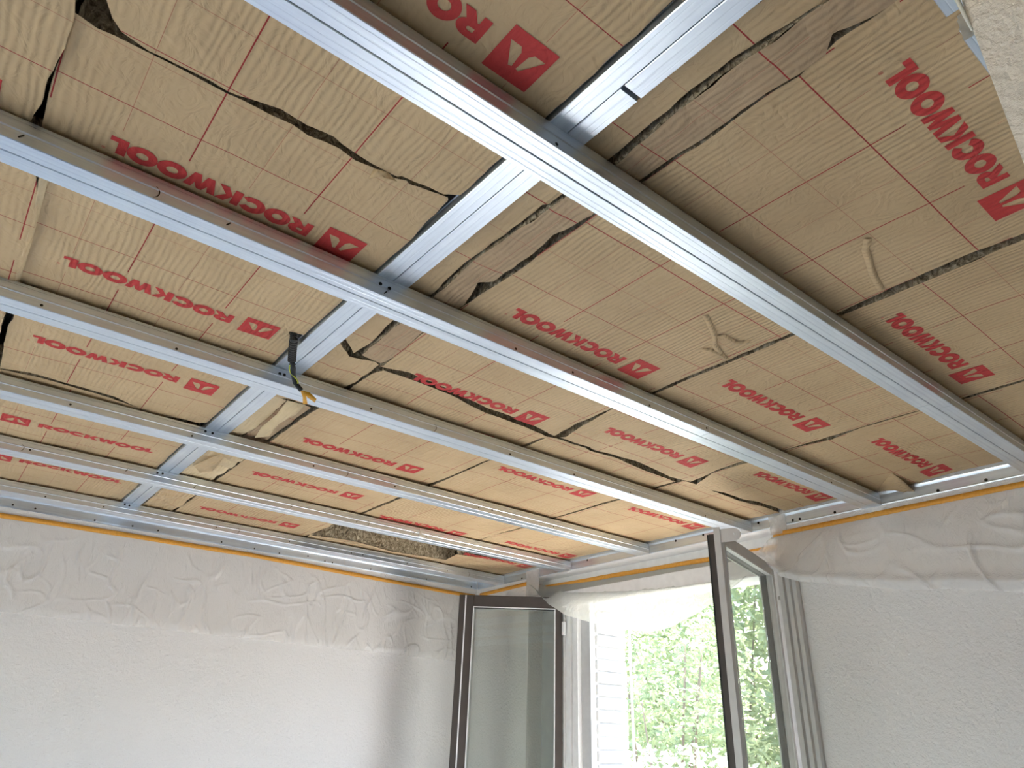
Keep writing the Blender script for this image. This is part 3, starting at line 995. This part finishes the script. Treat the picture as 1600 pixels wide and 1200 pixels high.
xsp = 1.715
extrude('track', track_prof_y(), XS, xsp, 'x', M_MX, wt, 4)
extrude('track', track_prof_y(), xsp + 0.002, XW - 0.006, 'x', M_MX, wt, 3)
for x, z in [(0.1594, 2.4145), (0.2425, 2.4151), (0.4773, 2.4109), (0.6350, 2.4151), (0.7476, 2.4154), (1.0458, 2.4142), (1.2129, 2.4049), (1.3450, 2.4045), (1.5015, 2.4207), (1.6000, 2.4028), (1.6444, 2.4066), (1.8781, 2.4086), (2.2466, 2.4099), (2.5717, 2.4114)]:
    inst('screw', SCREW_Y, (x, YW - 0.0022, min(max(z, ZF + 0.010), ZF + 0.034)), wt)

wt2 = empty('wall_track', (XW, 1.7, ZF))
tag(wt2, 'steel edge track above the window and the wall beside it', 'steel track', 'perimeter steel tracks')
prof_x = [(XW - 0.0005, ZF), (XW - 0.0022, ZF), (XW - 0.0030, ZF + 0.004), (XW - 0.0016, ZF + 0.008), (XW - 0.0016, ZF + 0.038), (XW - 0.004, ZF + 0.043), (XW - 0.0055, ZF + HS + 0.002), (XW - 0.0005, ZF + HS + 0.002)]
extrude('track', prof_x, -1.28, 1.535, 'y', M_MY, wt2, 4)
extrude('track', prof_x, 1.575, YW - 0.006, 'y', M_MY, wt2, 4)
for y, z in [(0.7819, 2.4118), (0.9341, 2.4094), (1.3118, 2.4070), (1.4899, 2.4144), (1.4590, 2.4135), (1.5926, 2.4103), (1.6461, 2.4396), (1.9288, 2.4421), (2.0850, 2.4435), (2.6693, 2.4450), (3.0746, 2.4253), (3.2039, 2.4106)]:
    inst('screw', SCREW_X, (XW - 0.0022, y, min(max(z, ZF + 0.010), ZF + 0.034)), wt2)

# ------------------------------------------------------------------ black cable in its corrugated sleeve
cd = empty('electric_cable', (0.50, 1.50, ZI))
tag(cd, 'black cable in a corrugated sleeve, wires dangling over the third rail', 'cable')


def C3(p, z):
    return Vector((p[0], p[1], ZF + z - 0.0))


p0 = C3((0.4970, 1.5057), 0.07)
p1 = C3((0.4988, 1.5058), 0.042)
p2 = C3((0.5116, 1.5374), 0.028)
p3 = C3((0.5246, 1.5674), 0.018)
pts, rads = [], []
SEG = 60
path = [p0, p1, p2, p3]
for k in range(SEG + 1):
    t = k / SEG * 3
    i = min(int(t), 2)
    pts.append(path[i].lerp(path[i + 1], t - i))
    rads.append(0.0105 if k % 4 < 2 else 0.0086)
tube('corrugated_sleeve', pts, rads, M_BLACK, cd, 12, False)
p4 = C3((0.5466, 1.6034), 0.0)
p5 = C3((0.5593, 1.6148), -0.015)
p6 = C3((0.5711, 1.6201), -0.020)
p7 = C3((0.5808, 1.6193), -0.028)
tube('cable_jacket', [p3, p3.lerp(p4, 0.5) + Vector((0.002, 0, 0)), p4, p5, p6, p7], 0.0062, M_BLACK, cd, 8)
tube('earth_wire', [p3, C3((0.5302, 1.5920), 0.008), C3((0.5388, 1.6010), 0.0), C3((0.5562, 1.6018), -0.01), C3((0.5648, 1.6071), -0.016), C3((0.5608, 1.6256), -0.016)], 0.0019, M_YELLOW, cd, 6)
tube('cable_tie', [C3((0.5243, 1.5799), 0.012), C3((0.5364, 1.5689), 0.012)], 0.0022, M_BLACK, cd, 6)


def ribbon(name, ctr, half, mat, parent):
    vs, fs = [], []
    for (c, d) in zip(ctr, half):
        vs += [Vector(c) - Vector(d), Vector(c) + Vector(d)]
    for k in range(len(ctr) - 1):
        fs.append((2 * k, 2 * k + 1, 2 * k + 3, 2 * k + 2))
    o = mobj(name, vs, fs, mat, parent, True)
    md = o.modifiers.new('thickness', 'SOLIDIFY')
    md.thickness = 0.0012
    return o


u_ = RIGHT * 0.0055
ribbon('tape_end', [p7, C3((0.5978, 1.6353), -0.035), C3((0.6120, 1.6603), -0.042)], [u_ * 0.45, u_ * 0.8, u_ * 1.05], M_OCHRE, cd)
ribbon('tape_end', [p7, C3((0.6027, 1.6238), -0.032), C3((0.6267, 1.6316), -0.038)], [u_ * 0.4 + FWD * 0.003, u_ * 0.6 - DOWN * 0.006, u_ * 0.4 - DOWN * 0.005], M_OCHRE, cd)

# ivory cord down the end of the partition
tube('wall_cord', [(0.592, 0.094, ZI + 0.02), (0.593, 0.0935, 2.30), (0.5945, 0.0920, 2.255), (0.5965, 0.0908, 2.225), (0.600, 0.0900, 2.205)], [0.0024, 0.0024, 0.0022, 0.0018, 0.0010], M_IVORY, PART)
bpy.data.objects['wall_cord']['label'] = 'ivory cord along the wall edge'


# ------------------------------------------------------------------ orange tape and dust film
def tape(label, path, h=0.0085):
    """path of (x, y, z centre) along the wall; thin strip standing on the wall face"""
    vs, fs = [], []
    dense = []
    for a, c in zip(path[:-1], path[1:]):
        a, c = Vector(a), Vector(c)
        m = max(2, int((c - a).length / 0.05))
        dense += [a.lerp(c, k / m) for k in range(m)]
    dense.append(Vector(path[-1]))
    for i, p in enumerate(dense):
        w = h * (1 + 0.10 * ns(p.x * 9, p.y * 9, 1))
        d = 0.002 * ns(p.x * 4, p.y * 4, 5)
        vs += [(p.x, p.y, p.z - w + d), (p.x, p.y, p.z + w + d)]
        if i:
            k = 2 * i
            fs.append((k - 2, k - 1, k + 1, k))
    o = mobj('masking_tape', vs, fs, M_TAPE, None, True)
    md = o.modifiers.new('thickness', 'SOLIDIFY')
    md.thickness = 0.0006
    md.offset = 0
    return tag(o, label, 'tape', 'orange tape holding the film')


TZ = CAM_Z + 0.769
yl = YW - 0.0075
tape('orange masking tape along the top of the far white wall', [(XB + 0.02, yl, TZ - 0.002), (0.12, yl, TZ - 0.006), (1.20, yl, TZ + 0.006), (2.36, yl, TZ - 0.012), (2.60, yl, TZ - 0.010)], 0.0105)
tape('orange masking tape above the window, bending into the niche', [(XW - 0.008, 3.60, TZ - 0.005), (XW - 0.008, 3.15, TZ + 0.004), (XW + 0.002, 3.132, TZ + 0.004), (NX - 0.008, 3.128, TZ - 0.004), (NX - 0.010, 3.110, TZ - 0.006), (NX - 0.010, 2.55, TZ - 0.012),
      (NX - 0.010, 2.00, TZ - 0.020), (NX - 0.010, 1.60, TZ - 0.024)], 0.0105)
tape('orange masking tape on the white wall beside the window', [(XW + 0.03, 1.580, TZ), (XW - 0.007, 1.582, TZ), (XW - 0.010, 1.55, TZ), (XW - 0.010, 0.6, TZ + 0.002), (XW - 0.010, -1.25, TZ)], 0.0095)


def sheet(name, label, top, bot, nu, nv, out, mat, wr, group='clear dust film hung from the tape'):
    """film hung between two 3D curves; wr(u,v,p) gives the offset along OUT"""
    def curve(c, t):
        L = [0.0]
        for a, b_ in zip(c[:-1], c[1:]):
            L.append(L[-1] + (Vector(b_) - Vector(a)).length)
        q = t * L[-1]
        for i in range(len(c) - 1):
            if q <= L[i + 1] or i == len(c) - 2:
                return Vector(c[i]).lerp(Vector(c[i + 1]), (q - L[i]) / max(1e-6, L[i + 1] - L[i]))
    vs, fs = [], []
    for j in range(nv + 1):
        for i in range(nu + 1):
            u, v = i / nu, j / nv
            p = curve(top, u).lerp(curve(bot, u), v)
            vs.append(p + Vector(out) * wr(u, v, p))
    for j in range(nv):
        for i in range(nu):
            a = j * (nu + 1) + i
            fs.append((a, a + 1, a + nu + 2, a + nu + 1))
    o = mobj(name, vs, fs, mat, None, True)
    return tag(o, label, 'plastic film', group)


def ridge(x, y, z):
    return 1.0 - min(1.0, abs(ns(x, y, z)) * 2.6)


def crease(x, y, z, w=0.075):
    return math.exp(-(ns(x, y, z) / w) ** 2)


def smooth(a, b_, t):
    t = min(1.0, max(0.0, (t - a) / (b_ - a)))
    return t * t * (3 - 2 * t)


def creases(a, z):
    """thin bent folds of a hanging film: position along the wall and height"""
    w1, w2 = 0.30 * ns(a * 3.1, z * 4.0, 4), 0.22 * ns(a * 7.0, z * 8.0, 9)
    f1 = crease(a * 8.0 + 1.8 * w1, z * 3.2 + w2, 1.0, 0.045) * smooth(-0.30, 0.10, ns(a * 5.3, z * 6.0, 21))
    f2 = crease(a * 13.0 + 2.0 * w2 + z * 4.0, z * 6.0 + w1, 7.0, 0.060) * smooth(-0.20, 0.15, ns(a * 6.0, z * 7.0, 33))
    f3 = crease(a * 6.0 - z * 4.5 + w2, z * 13.0 + 1.4 * w1, 13.0, 0.065) * smooth(-0.15, 0.15, ns(a * 4.0, z * 6.0, 45))
    return 0.0088 * f1 + 0.0055 * f2 + 0.0060 * f3


def wr_left(u, v, p):
    c = ns(p.x * 2.2, p.z * 2.2, 2.0)
    return smooth(0.02, 0.30, v) * (creases(p.x, p.z) + 0.006 * (1 + c)) * (0.5 + 0.5 * smooth(0, 0.08, 1 - v)) + 0.0005


yf = YW - 0.003
sheet('dust_film', 'long wrinkled clear film hanging on the far white wall', [(XB + 0.02, yf, TZ + 0.006), (2.36, yf, TZ - 0.002), (2.600, yf, TZ)],
      [(XB + 0.02, yf - 0.006, CAM_Z + 0.385), (0.23, yf - 0.006, CAM_Z + 0.385), (1.25, yf - 0.006, CAM_Z + 0.382), (2.34, yf - 0.006, CAM_Z + 0.378), (2.600, yf - 0.006, CAM_Z + 0.378)], 900, 84, (0, -1, 0), M_FILM, wr_left)


def wr_win(u, v, p):
    belly = 0.055 * math.sin(math.pi * min(1, u * 1.02)) * math.sin(math.pi * (0.15 + 0.85 * v) * 0.62)
    a = ridge(p.y * 3.0 + p.z * 4, p.z * 2.0, 3.0) ** 3
    return smooth(0.05, 0.5, v) * (belly * (0.3 + v) + v * 0.006 * a + 0.004 * v * ns(p.y * 6, p.z * 6, 1) + 0.5 * creases(p.y, p.z))


sheet('dust_film', 'milky film sagging across the head of the open window',
      [(XW - 0.006, 3.17, TZ + 0.020), (XW - 0.005, 3.13, TZ + 0.012), (NX - 0.003, 3.110, TZ + 0.004), (NX - 0.003, 2.55, TZ - 0.003), (NX - 0.003, 2.0, TZ - 0.012), (NX - 0.003, 1.60, TZ - 0.016)],
      [(XW - 0.016, 3.0692, 2.3276), (XW - 0.016, 2.9298, 2.2341), (XW + 0.0, 2.7833, 2.1632), (2.64, 2.5992, 2.1089), (2.65, 2.4189, 2.0656), (2.65, 2.2322, 2.0398), (2.66, 2.1397, 2.0529),
       (2.67, 1.9837, 2.1108), (2.69, 1.8387, 2.1971), (2.69, 1.7356, 2.2560), (2.68, 1.6761, 2.2805)], 150, 50, (-1, 0, 0), M_FILM_WIN, wr_win)


def wr_right(u, v, p):
    roll = 0.034 * math.exp(-((v - 0.91) / 0.07) ** 2)
    return smooth(0.03, 0.35, v) * (1.8 * creases(p.y * 0.75 + 5, p.z * 0.75) + 0.010 * (1 + ns(p.y * 2, p.z * 2, 3))) + roll * (0.4 + 0.6 * v) * (1 + 0.4 * ns(p.y * 5, 0.3, 2))


xr = XW - 0.003
sheet('dust_film', 'wrinkled film with a rolled hem on the white wall beside the window',
      [(XW + 0.03, 1.580, TZ + 0.008), (xr, 1.582, TZ + 0.006), (xr, 1.2, TZ + 0.006), (xr, 0.6, TZ + 0.006), (xr, -1.25, TZ + 0.006)],
      [(2.630, 1.6789, 2.3046), (2.560, 1.5286, 2.1850), (2.545, 1.4436, 2.1525), (2.56, 1.2937, 2.1240), (2.58, 1.0860, 2.0818), (2.585, 0.9291, 2.0699), (2.585, 0.7556, 2.0375), (2.585, 0.2, CAM_Z + 0.40), (2.585, -1.25, CAM_Z + 0.40)],
      520, 80, (-1, 0, 0), M_FILM, wr_right)
# small film tabs stuck up onto the track at both corners of the niche
def tab(label, y0, y1, z0, z1):
    def f(u, v, p):
        return 0.003 + 0.003 * ridge(u * 4 + 0.3, v * 1.5, 2.0) ** 2
    return sheet('film_tab', label, [(XW - 0.006, y0, z1), (XW - 0.006, y1, z1)], [(XW - 0.006, y0, z0), (XW - 0.006, y1, z0)], 14, 10, (-1, 0, 0), M_FILM, f, 'film tabs stuck up onto the track')


tab('clear film tab stuck on the track at the corner above the open brown sash', 3.045, 3.155, CAM_Z + 0.70, CAM_Z + 0.842)
tab('film tab stuck on the track where the wall meets the niche', 1.515, 1.592, TZ, CAM_Z + 0.845)

# ------------------------------------------------------------------ window: fixed frame and two open sashes
win = structure(empty('window_1', (2.66, 2.28, SZ)), 'white framed casement window with both sashes open inwards')
FZ = CAM_Z + 0.71


def jamb(prof):
    extrude('jamb', prof, SZ, FZ, 'z', M_WHITE, win)


jamb([(2.740, 3.00), (2.740, 2.960), (2.685, 2.960), (2.685, 2.925), (2.700, 2.925), (2.700, 2.905), (2.690, 2.905), (2.690, 2.880), (2.705, 2.880), (2.705, 2.860), (2.695, 2.860), (2.695, 2.832), (2.735, 2.832), (2.735, 2.800), (2.728, 2.800), (2.728, 2.765), (2.775, 2.765), (2.775, 3.00)])
jamb([(2.650, 1.585), (2.650, 1.612), (2.668, 1.612), (2.668, 1.640), (2.680, 1.640), (2.680, 1.665), (2.700, 1.665), (2.700, 1.690), (2.735, 1.690), (2.735, 1.715), (2.775, 1.715), (2.775, 1.585)])
box('head', (2.672, 1.59, HZ - 0.035), (2.77, 3.0, FZ), M_WHITE, win, 0.003)
box('sill', (2.56, 1.58, SZ - 0.02), (3.02, 3.0, SZ + 0.02), M_WHITE, win, 0.004)
box('hinge', (2.668, 2.905, CAM_Z + 0.485), (2.684, 2.925, CAM_Z + 0.555), M_WHITE, win, 0.003)
box('hinge', (2.640, 1.606, CAM_Z + 0.520), (2.652, 1.618, CAM_Z + 0.535), M_GREYWHITE, win, 0.003)
tube('shutter_cord', [(XO + 0.012, 2.735, SZ), (XO + 0.012, 2.735, HZ)], 0.006, M_WHITE, win, 8)


def sash(hinge, free, z0, z1, outward, brown_edges, label, T=0.064, sf=0.058, sh=0.058, st=0.058, dg=0.028):
    hx = Vector((hinge[0], hinge[1], 0))
    d = Vector((free[0], free[1], 0)) - hx
    W = d.length
    ud = d.normalized()
    nd = Vector((-ud.y, ud.x, 0))
    if nd.dot(Vector(outward)) < 0:
        nd = -nd
    root = empty('window_sash', (hinge[0], hinge[1], z0))
    adopt(root, win)
    root['label'] = label

    def lb(name, u0, u1, d0, d1, a, b_, mat, bev=0.002):
        """box in sash space: u along the sash, d through it (0 inner face, outward positive), z"""
        pts = []
        for zz in (a, b_):
            for u, q in ((u0, d0), (u1, d0), (u1, d1), (u0, d1)):
                p = hx + ud * u + nd * q
                pts.append((p.x, p.y, zz))
        bm = bmesh.new()
        vs = [bm.verts.new(p) for p in pts]
        for f in BOXF:
            bm.faces.new([vs[i] for i in f])
        bmesh.ops.recalc_face_normals(bm, faces=bm.faces[:])
        if bev:
            bmesh.ops.bevel(bm, geom=bm.edges[:], offset=bev, segments=1, affect='EDGES')
        return bobj(name, bm, mat, root)
    sw = st
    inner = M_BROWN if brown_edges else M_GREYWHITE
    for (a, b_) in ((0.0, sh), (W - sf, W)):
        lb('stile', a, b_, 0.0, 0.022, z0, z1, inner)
        lb('stile', a + (0.006 if a == 0 else 0), b_ - (0.006 if a else 0), 0.022, T, z0 + 0.006, z1 - 0.008, M_BROWN)
    for (a, b_) in ((z0, z0 + sw), (z1 - sw, z1)):
        lb('rail', sh, W - sf, 0.0, 0.022, a, b_, inner)
        lb('rail', sh, W - sf, 0.022, T, a + (0.006 if a == z0 else 0), b_ - (0.008 if a != z0 else 0), M_BROWN)
    # light gasket lines and glazing beads
    g0, g1 = sh, W - sf
    bead = M_WHITE
    for dd in (-0.0035, T):
        lb('glazing_bead', g0 - 0.001, g0 + 0.004, dd, dd + 0.0035, z0 + sw, z1 - sw, bead, 0)
        lb('glazing_bead', g1 - 0.004, g1 + 0.001, dd, dd + 0.0035, z0 + sw, z1 - sw, bead, 0)
        lb('glazing_bead', g0, g1, dd, dd + 0.0035, z1 - sw - 0.004, z1 - sw + 0.001, bead, 0)
    gp = W - 0.042 if brown_edges else W - 0.0075
    lb('gasket', gp, gp + (0.0065 if brown_edges else 0.003), T - 0.001, T + 0.003, z0 + 0.01, z1 - 0.01, M_WHITE if brown_edges else M_BLACK, 0)
    lb('glass_pane', g0 - 0.004, g1 + 0.004, dg, dg + 0.003, z0 + sw - 0.004, z1 - sw + 0.004, M_GLASS, 0)
    return root, hx, ud, nd, W


ZS = CAM_Z + 0.656
S1 = sash((2.722, 2.972), (2.282, 3.332), SZ + 0.05, CAM_Z + 0.688, (0, -1, 0), True, 'open casement sash with brown outer frame and clear glass', 0.064, 0.082, 0.045, 0.068)
S2 = sash((2.645, 1.622), (2.046, 1.438), SZ + 0.05, ZS, (0, 1, 0), False, 'open casement sash seen nearly edge on, greyish white inside', 0.046, 0.034, 0.040, 0.045, 0.014)
# rounded striker plate at the top of the right sash, and its black outer seal
root, hx, ud, nd, W = S2
bm = bmesh.new()
ring_pts = []
rr = 0.0225
cd_, cz = -0.046, ZS - 0.020
prof2 = [(0.0, cz + rr)] + [(cd_ - rr * math.sin(a), cz + rr * math.cos(a)) for a in [math.pi * k / 12 for k in range(13)]] + [(0.0, cz - rr)]
for u in (W - 0.005, W):
    ring_pts.append([bm.verts.new(hx + ud * u + nd * q + Vector((0, 0, zz))) for q, zz in prof2])
m = len(prof2)
for i in range(m):
    j = (i + 1) % m
    bm.faces.new((ring_pts[0][i], ring_pts[0][j], ring_pts[1][j], ring_pts[1][i]))
bm.faces.new(ring_pts[0])
bm.faces.new(list(reversed(ring_pts[1])))
bmesh.ops.recalc_face_normals(bm, faces=bm.faces[:])
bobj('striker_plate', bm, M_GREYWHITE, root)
cap = [hx + ud * u + nd * q for u, q in ((W, 0.0), (W + 0.003, 0.0), (W + 0.003, 0.022), (W, 0.022))]
mobj('edge_strip', [(p.x, p.y, zz) for zz in (SZ + 0.06, ZS + 0.010) for p in cap], BOXF, M_GREYWHITE, root)
pz = hx + ud * (W + 0.0005) + nd * -0.048 + Vector((0, 0, ZS - 0.018))
inst('screw', disc_mesh('plate_screw', 0.004, 0.0012, M_WHITE, 8, 'x'), pz, root)

# ------------------------------------------------------------------ garden
structure(box('ground', (-24, -22, -1.3), (26, 24, -1.2), M_GRASS), 'sunlit garden ground outside')


def bush(label, cx, cy, rx, ry, rz, cz, n, mat, seed, leaf=0.05, thr=0.02):
    rnd = random.Random(seed)
    n = int(n * 1.5)
    root = empty('garden_shrub', (cx, cy, -1.2))
    tag(root, label, 'shrub', 'garden shrubs outside the window')
    vs, fs = [], []
    for k in range(n):
        while True:
            q = Vector((rnd.uniform(-1, 1), rnd.uniform(-1, 1), rnd.uniform(-1, 1)))
            if 0.25 < q.length < 1:
                break
        p = Vector((cx + q.x * rx, cy + q.y * ry, cz + q.z * rz))
        if ns(p.x * 1.9 + seed, p.y * 1.9, p.z * 1.9) + 0.35 * ns(p.x * 5 + seed, p.y * 5, p.z * 5) < thr:
            continue
        d = Vector((rnd.gauss(0, 1), rnd.gauss(0, 1), rnd.gauss(0, 0.6) - 0.2)).normalized()
        e = d.cross(Vector((rnd.gauss(0, 1), rnd.gauss(0, 1), rnd.gauss(0, 1)))).normalized()
        L = leaf * rnd.uniform(0.6, 1.3)
        w = L * 0.24
        up = d.cross(e) * (L * 0.12)
        b0 = len(vs)
        vs += [p, p + d * L * 0.45 + e * w + up, p + d * L, p + d * L * 0.45 - e * w + up]
        fs += [(b0, b0 + 1, b0 + 2), (b0, b0 + 2, b0 + 3)]
    o = mobj('foliage', vs, fs, mat, root)
    o['kind'] = 'stuff'
    for k in range(9):
        a = rnd.uniform(0, 2 * math.pi)
        t = rnd.uniform(0.3, 0.95)
        top = Vector((cx + rx * t * math.cos(a), cy + ry * t * math.sin(a), cz + rz * rnd.uniform(-0.2, 0.75)))
        mid = Vector((cx, cy, -1.2)).lerp(top, 0.5) + Vector((rnd.uniform(-0.1, 0.1), rnd.uniform(-0.1, 0.1), 0.15))
        tube('branch', [(cx + rnd.uniform(-0.1, 0.1), cy + rnd.uniform(-0.1, 0.1), -1.2), mid, top], [0.03, 0.02, 0.006], M_BARK, root, 6)
    return root


bush('bright green shrub in the middle of the open window', 6.7, 5.75, 1.0, 1.25, 1.7, 1.8, 9000, M_LEAF_A, 3, 0.085)
bush('grey green twiggy shrub low in the window opening', 4.9, 4.0, 0.8, 1.2, 0.9, 0.7, 8000, M_LEAF_B, 5, 0.075)
bush('pale green shrub seen through the edge-on sash', 6.9, 3.25, 1.0, 0.95, 1.9, 1.7, 8000, M_LEAF_B, 8, 0.09)
bush('tall yellow green tree behind the shrubs', 10.5, 7.6, 2.4, 4.6, 3.9, 2.6, 26000, M_LEAF_A, 13, 0.17, -0.25)
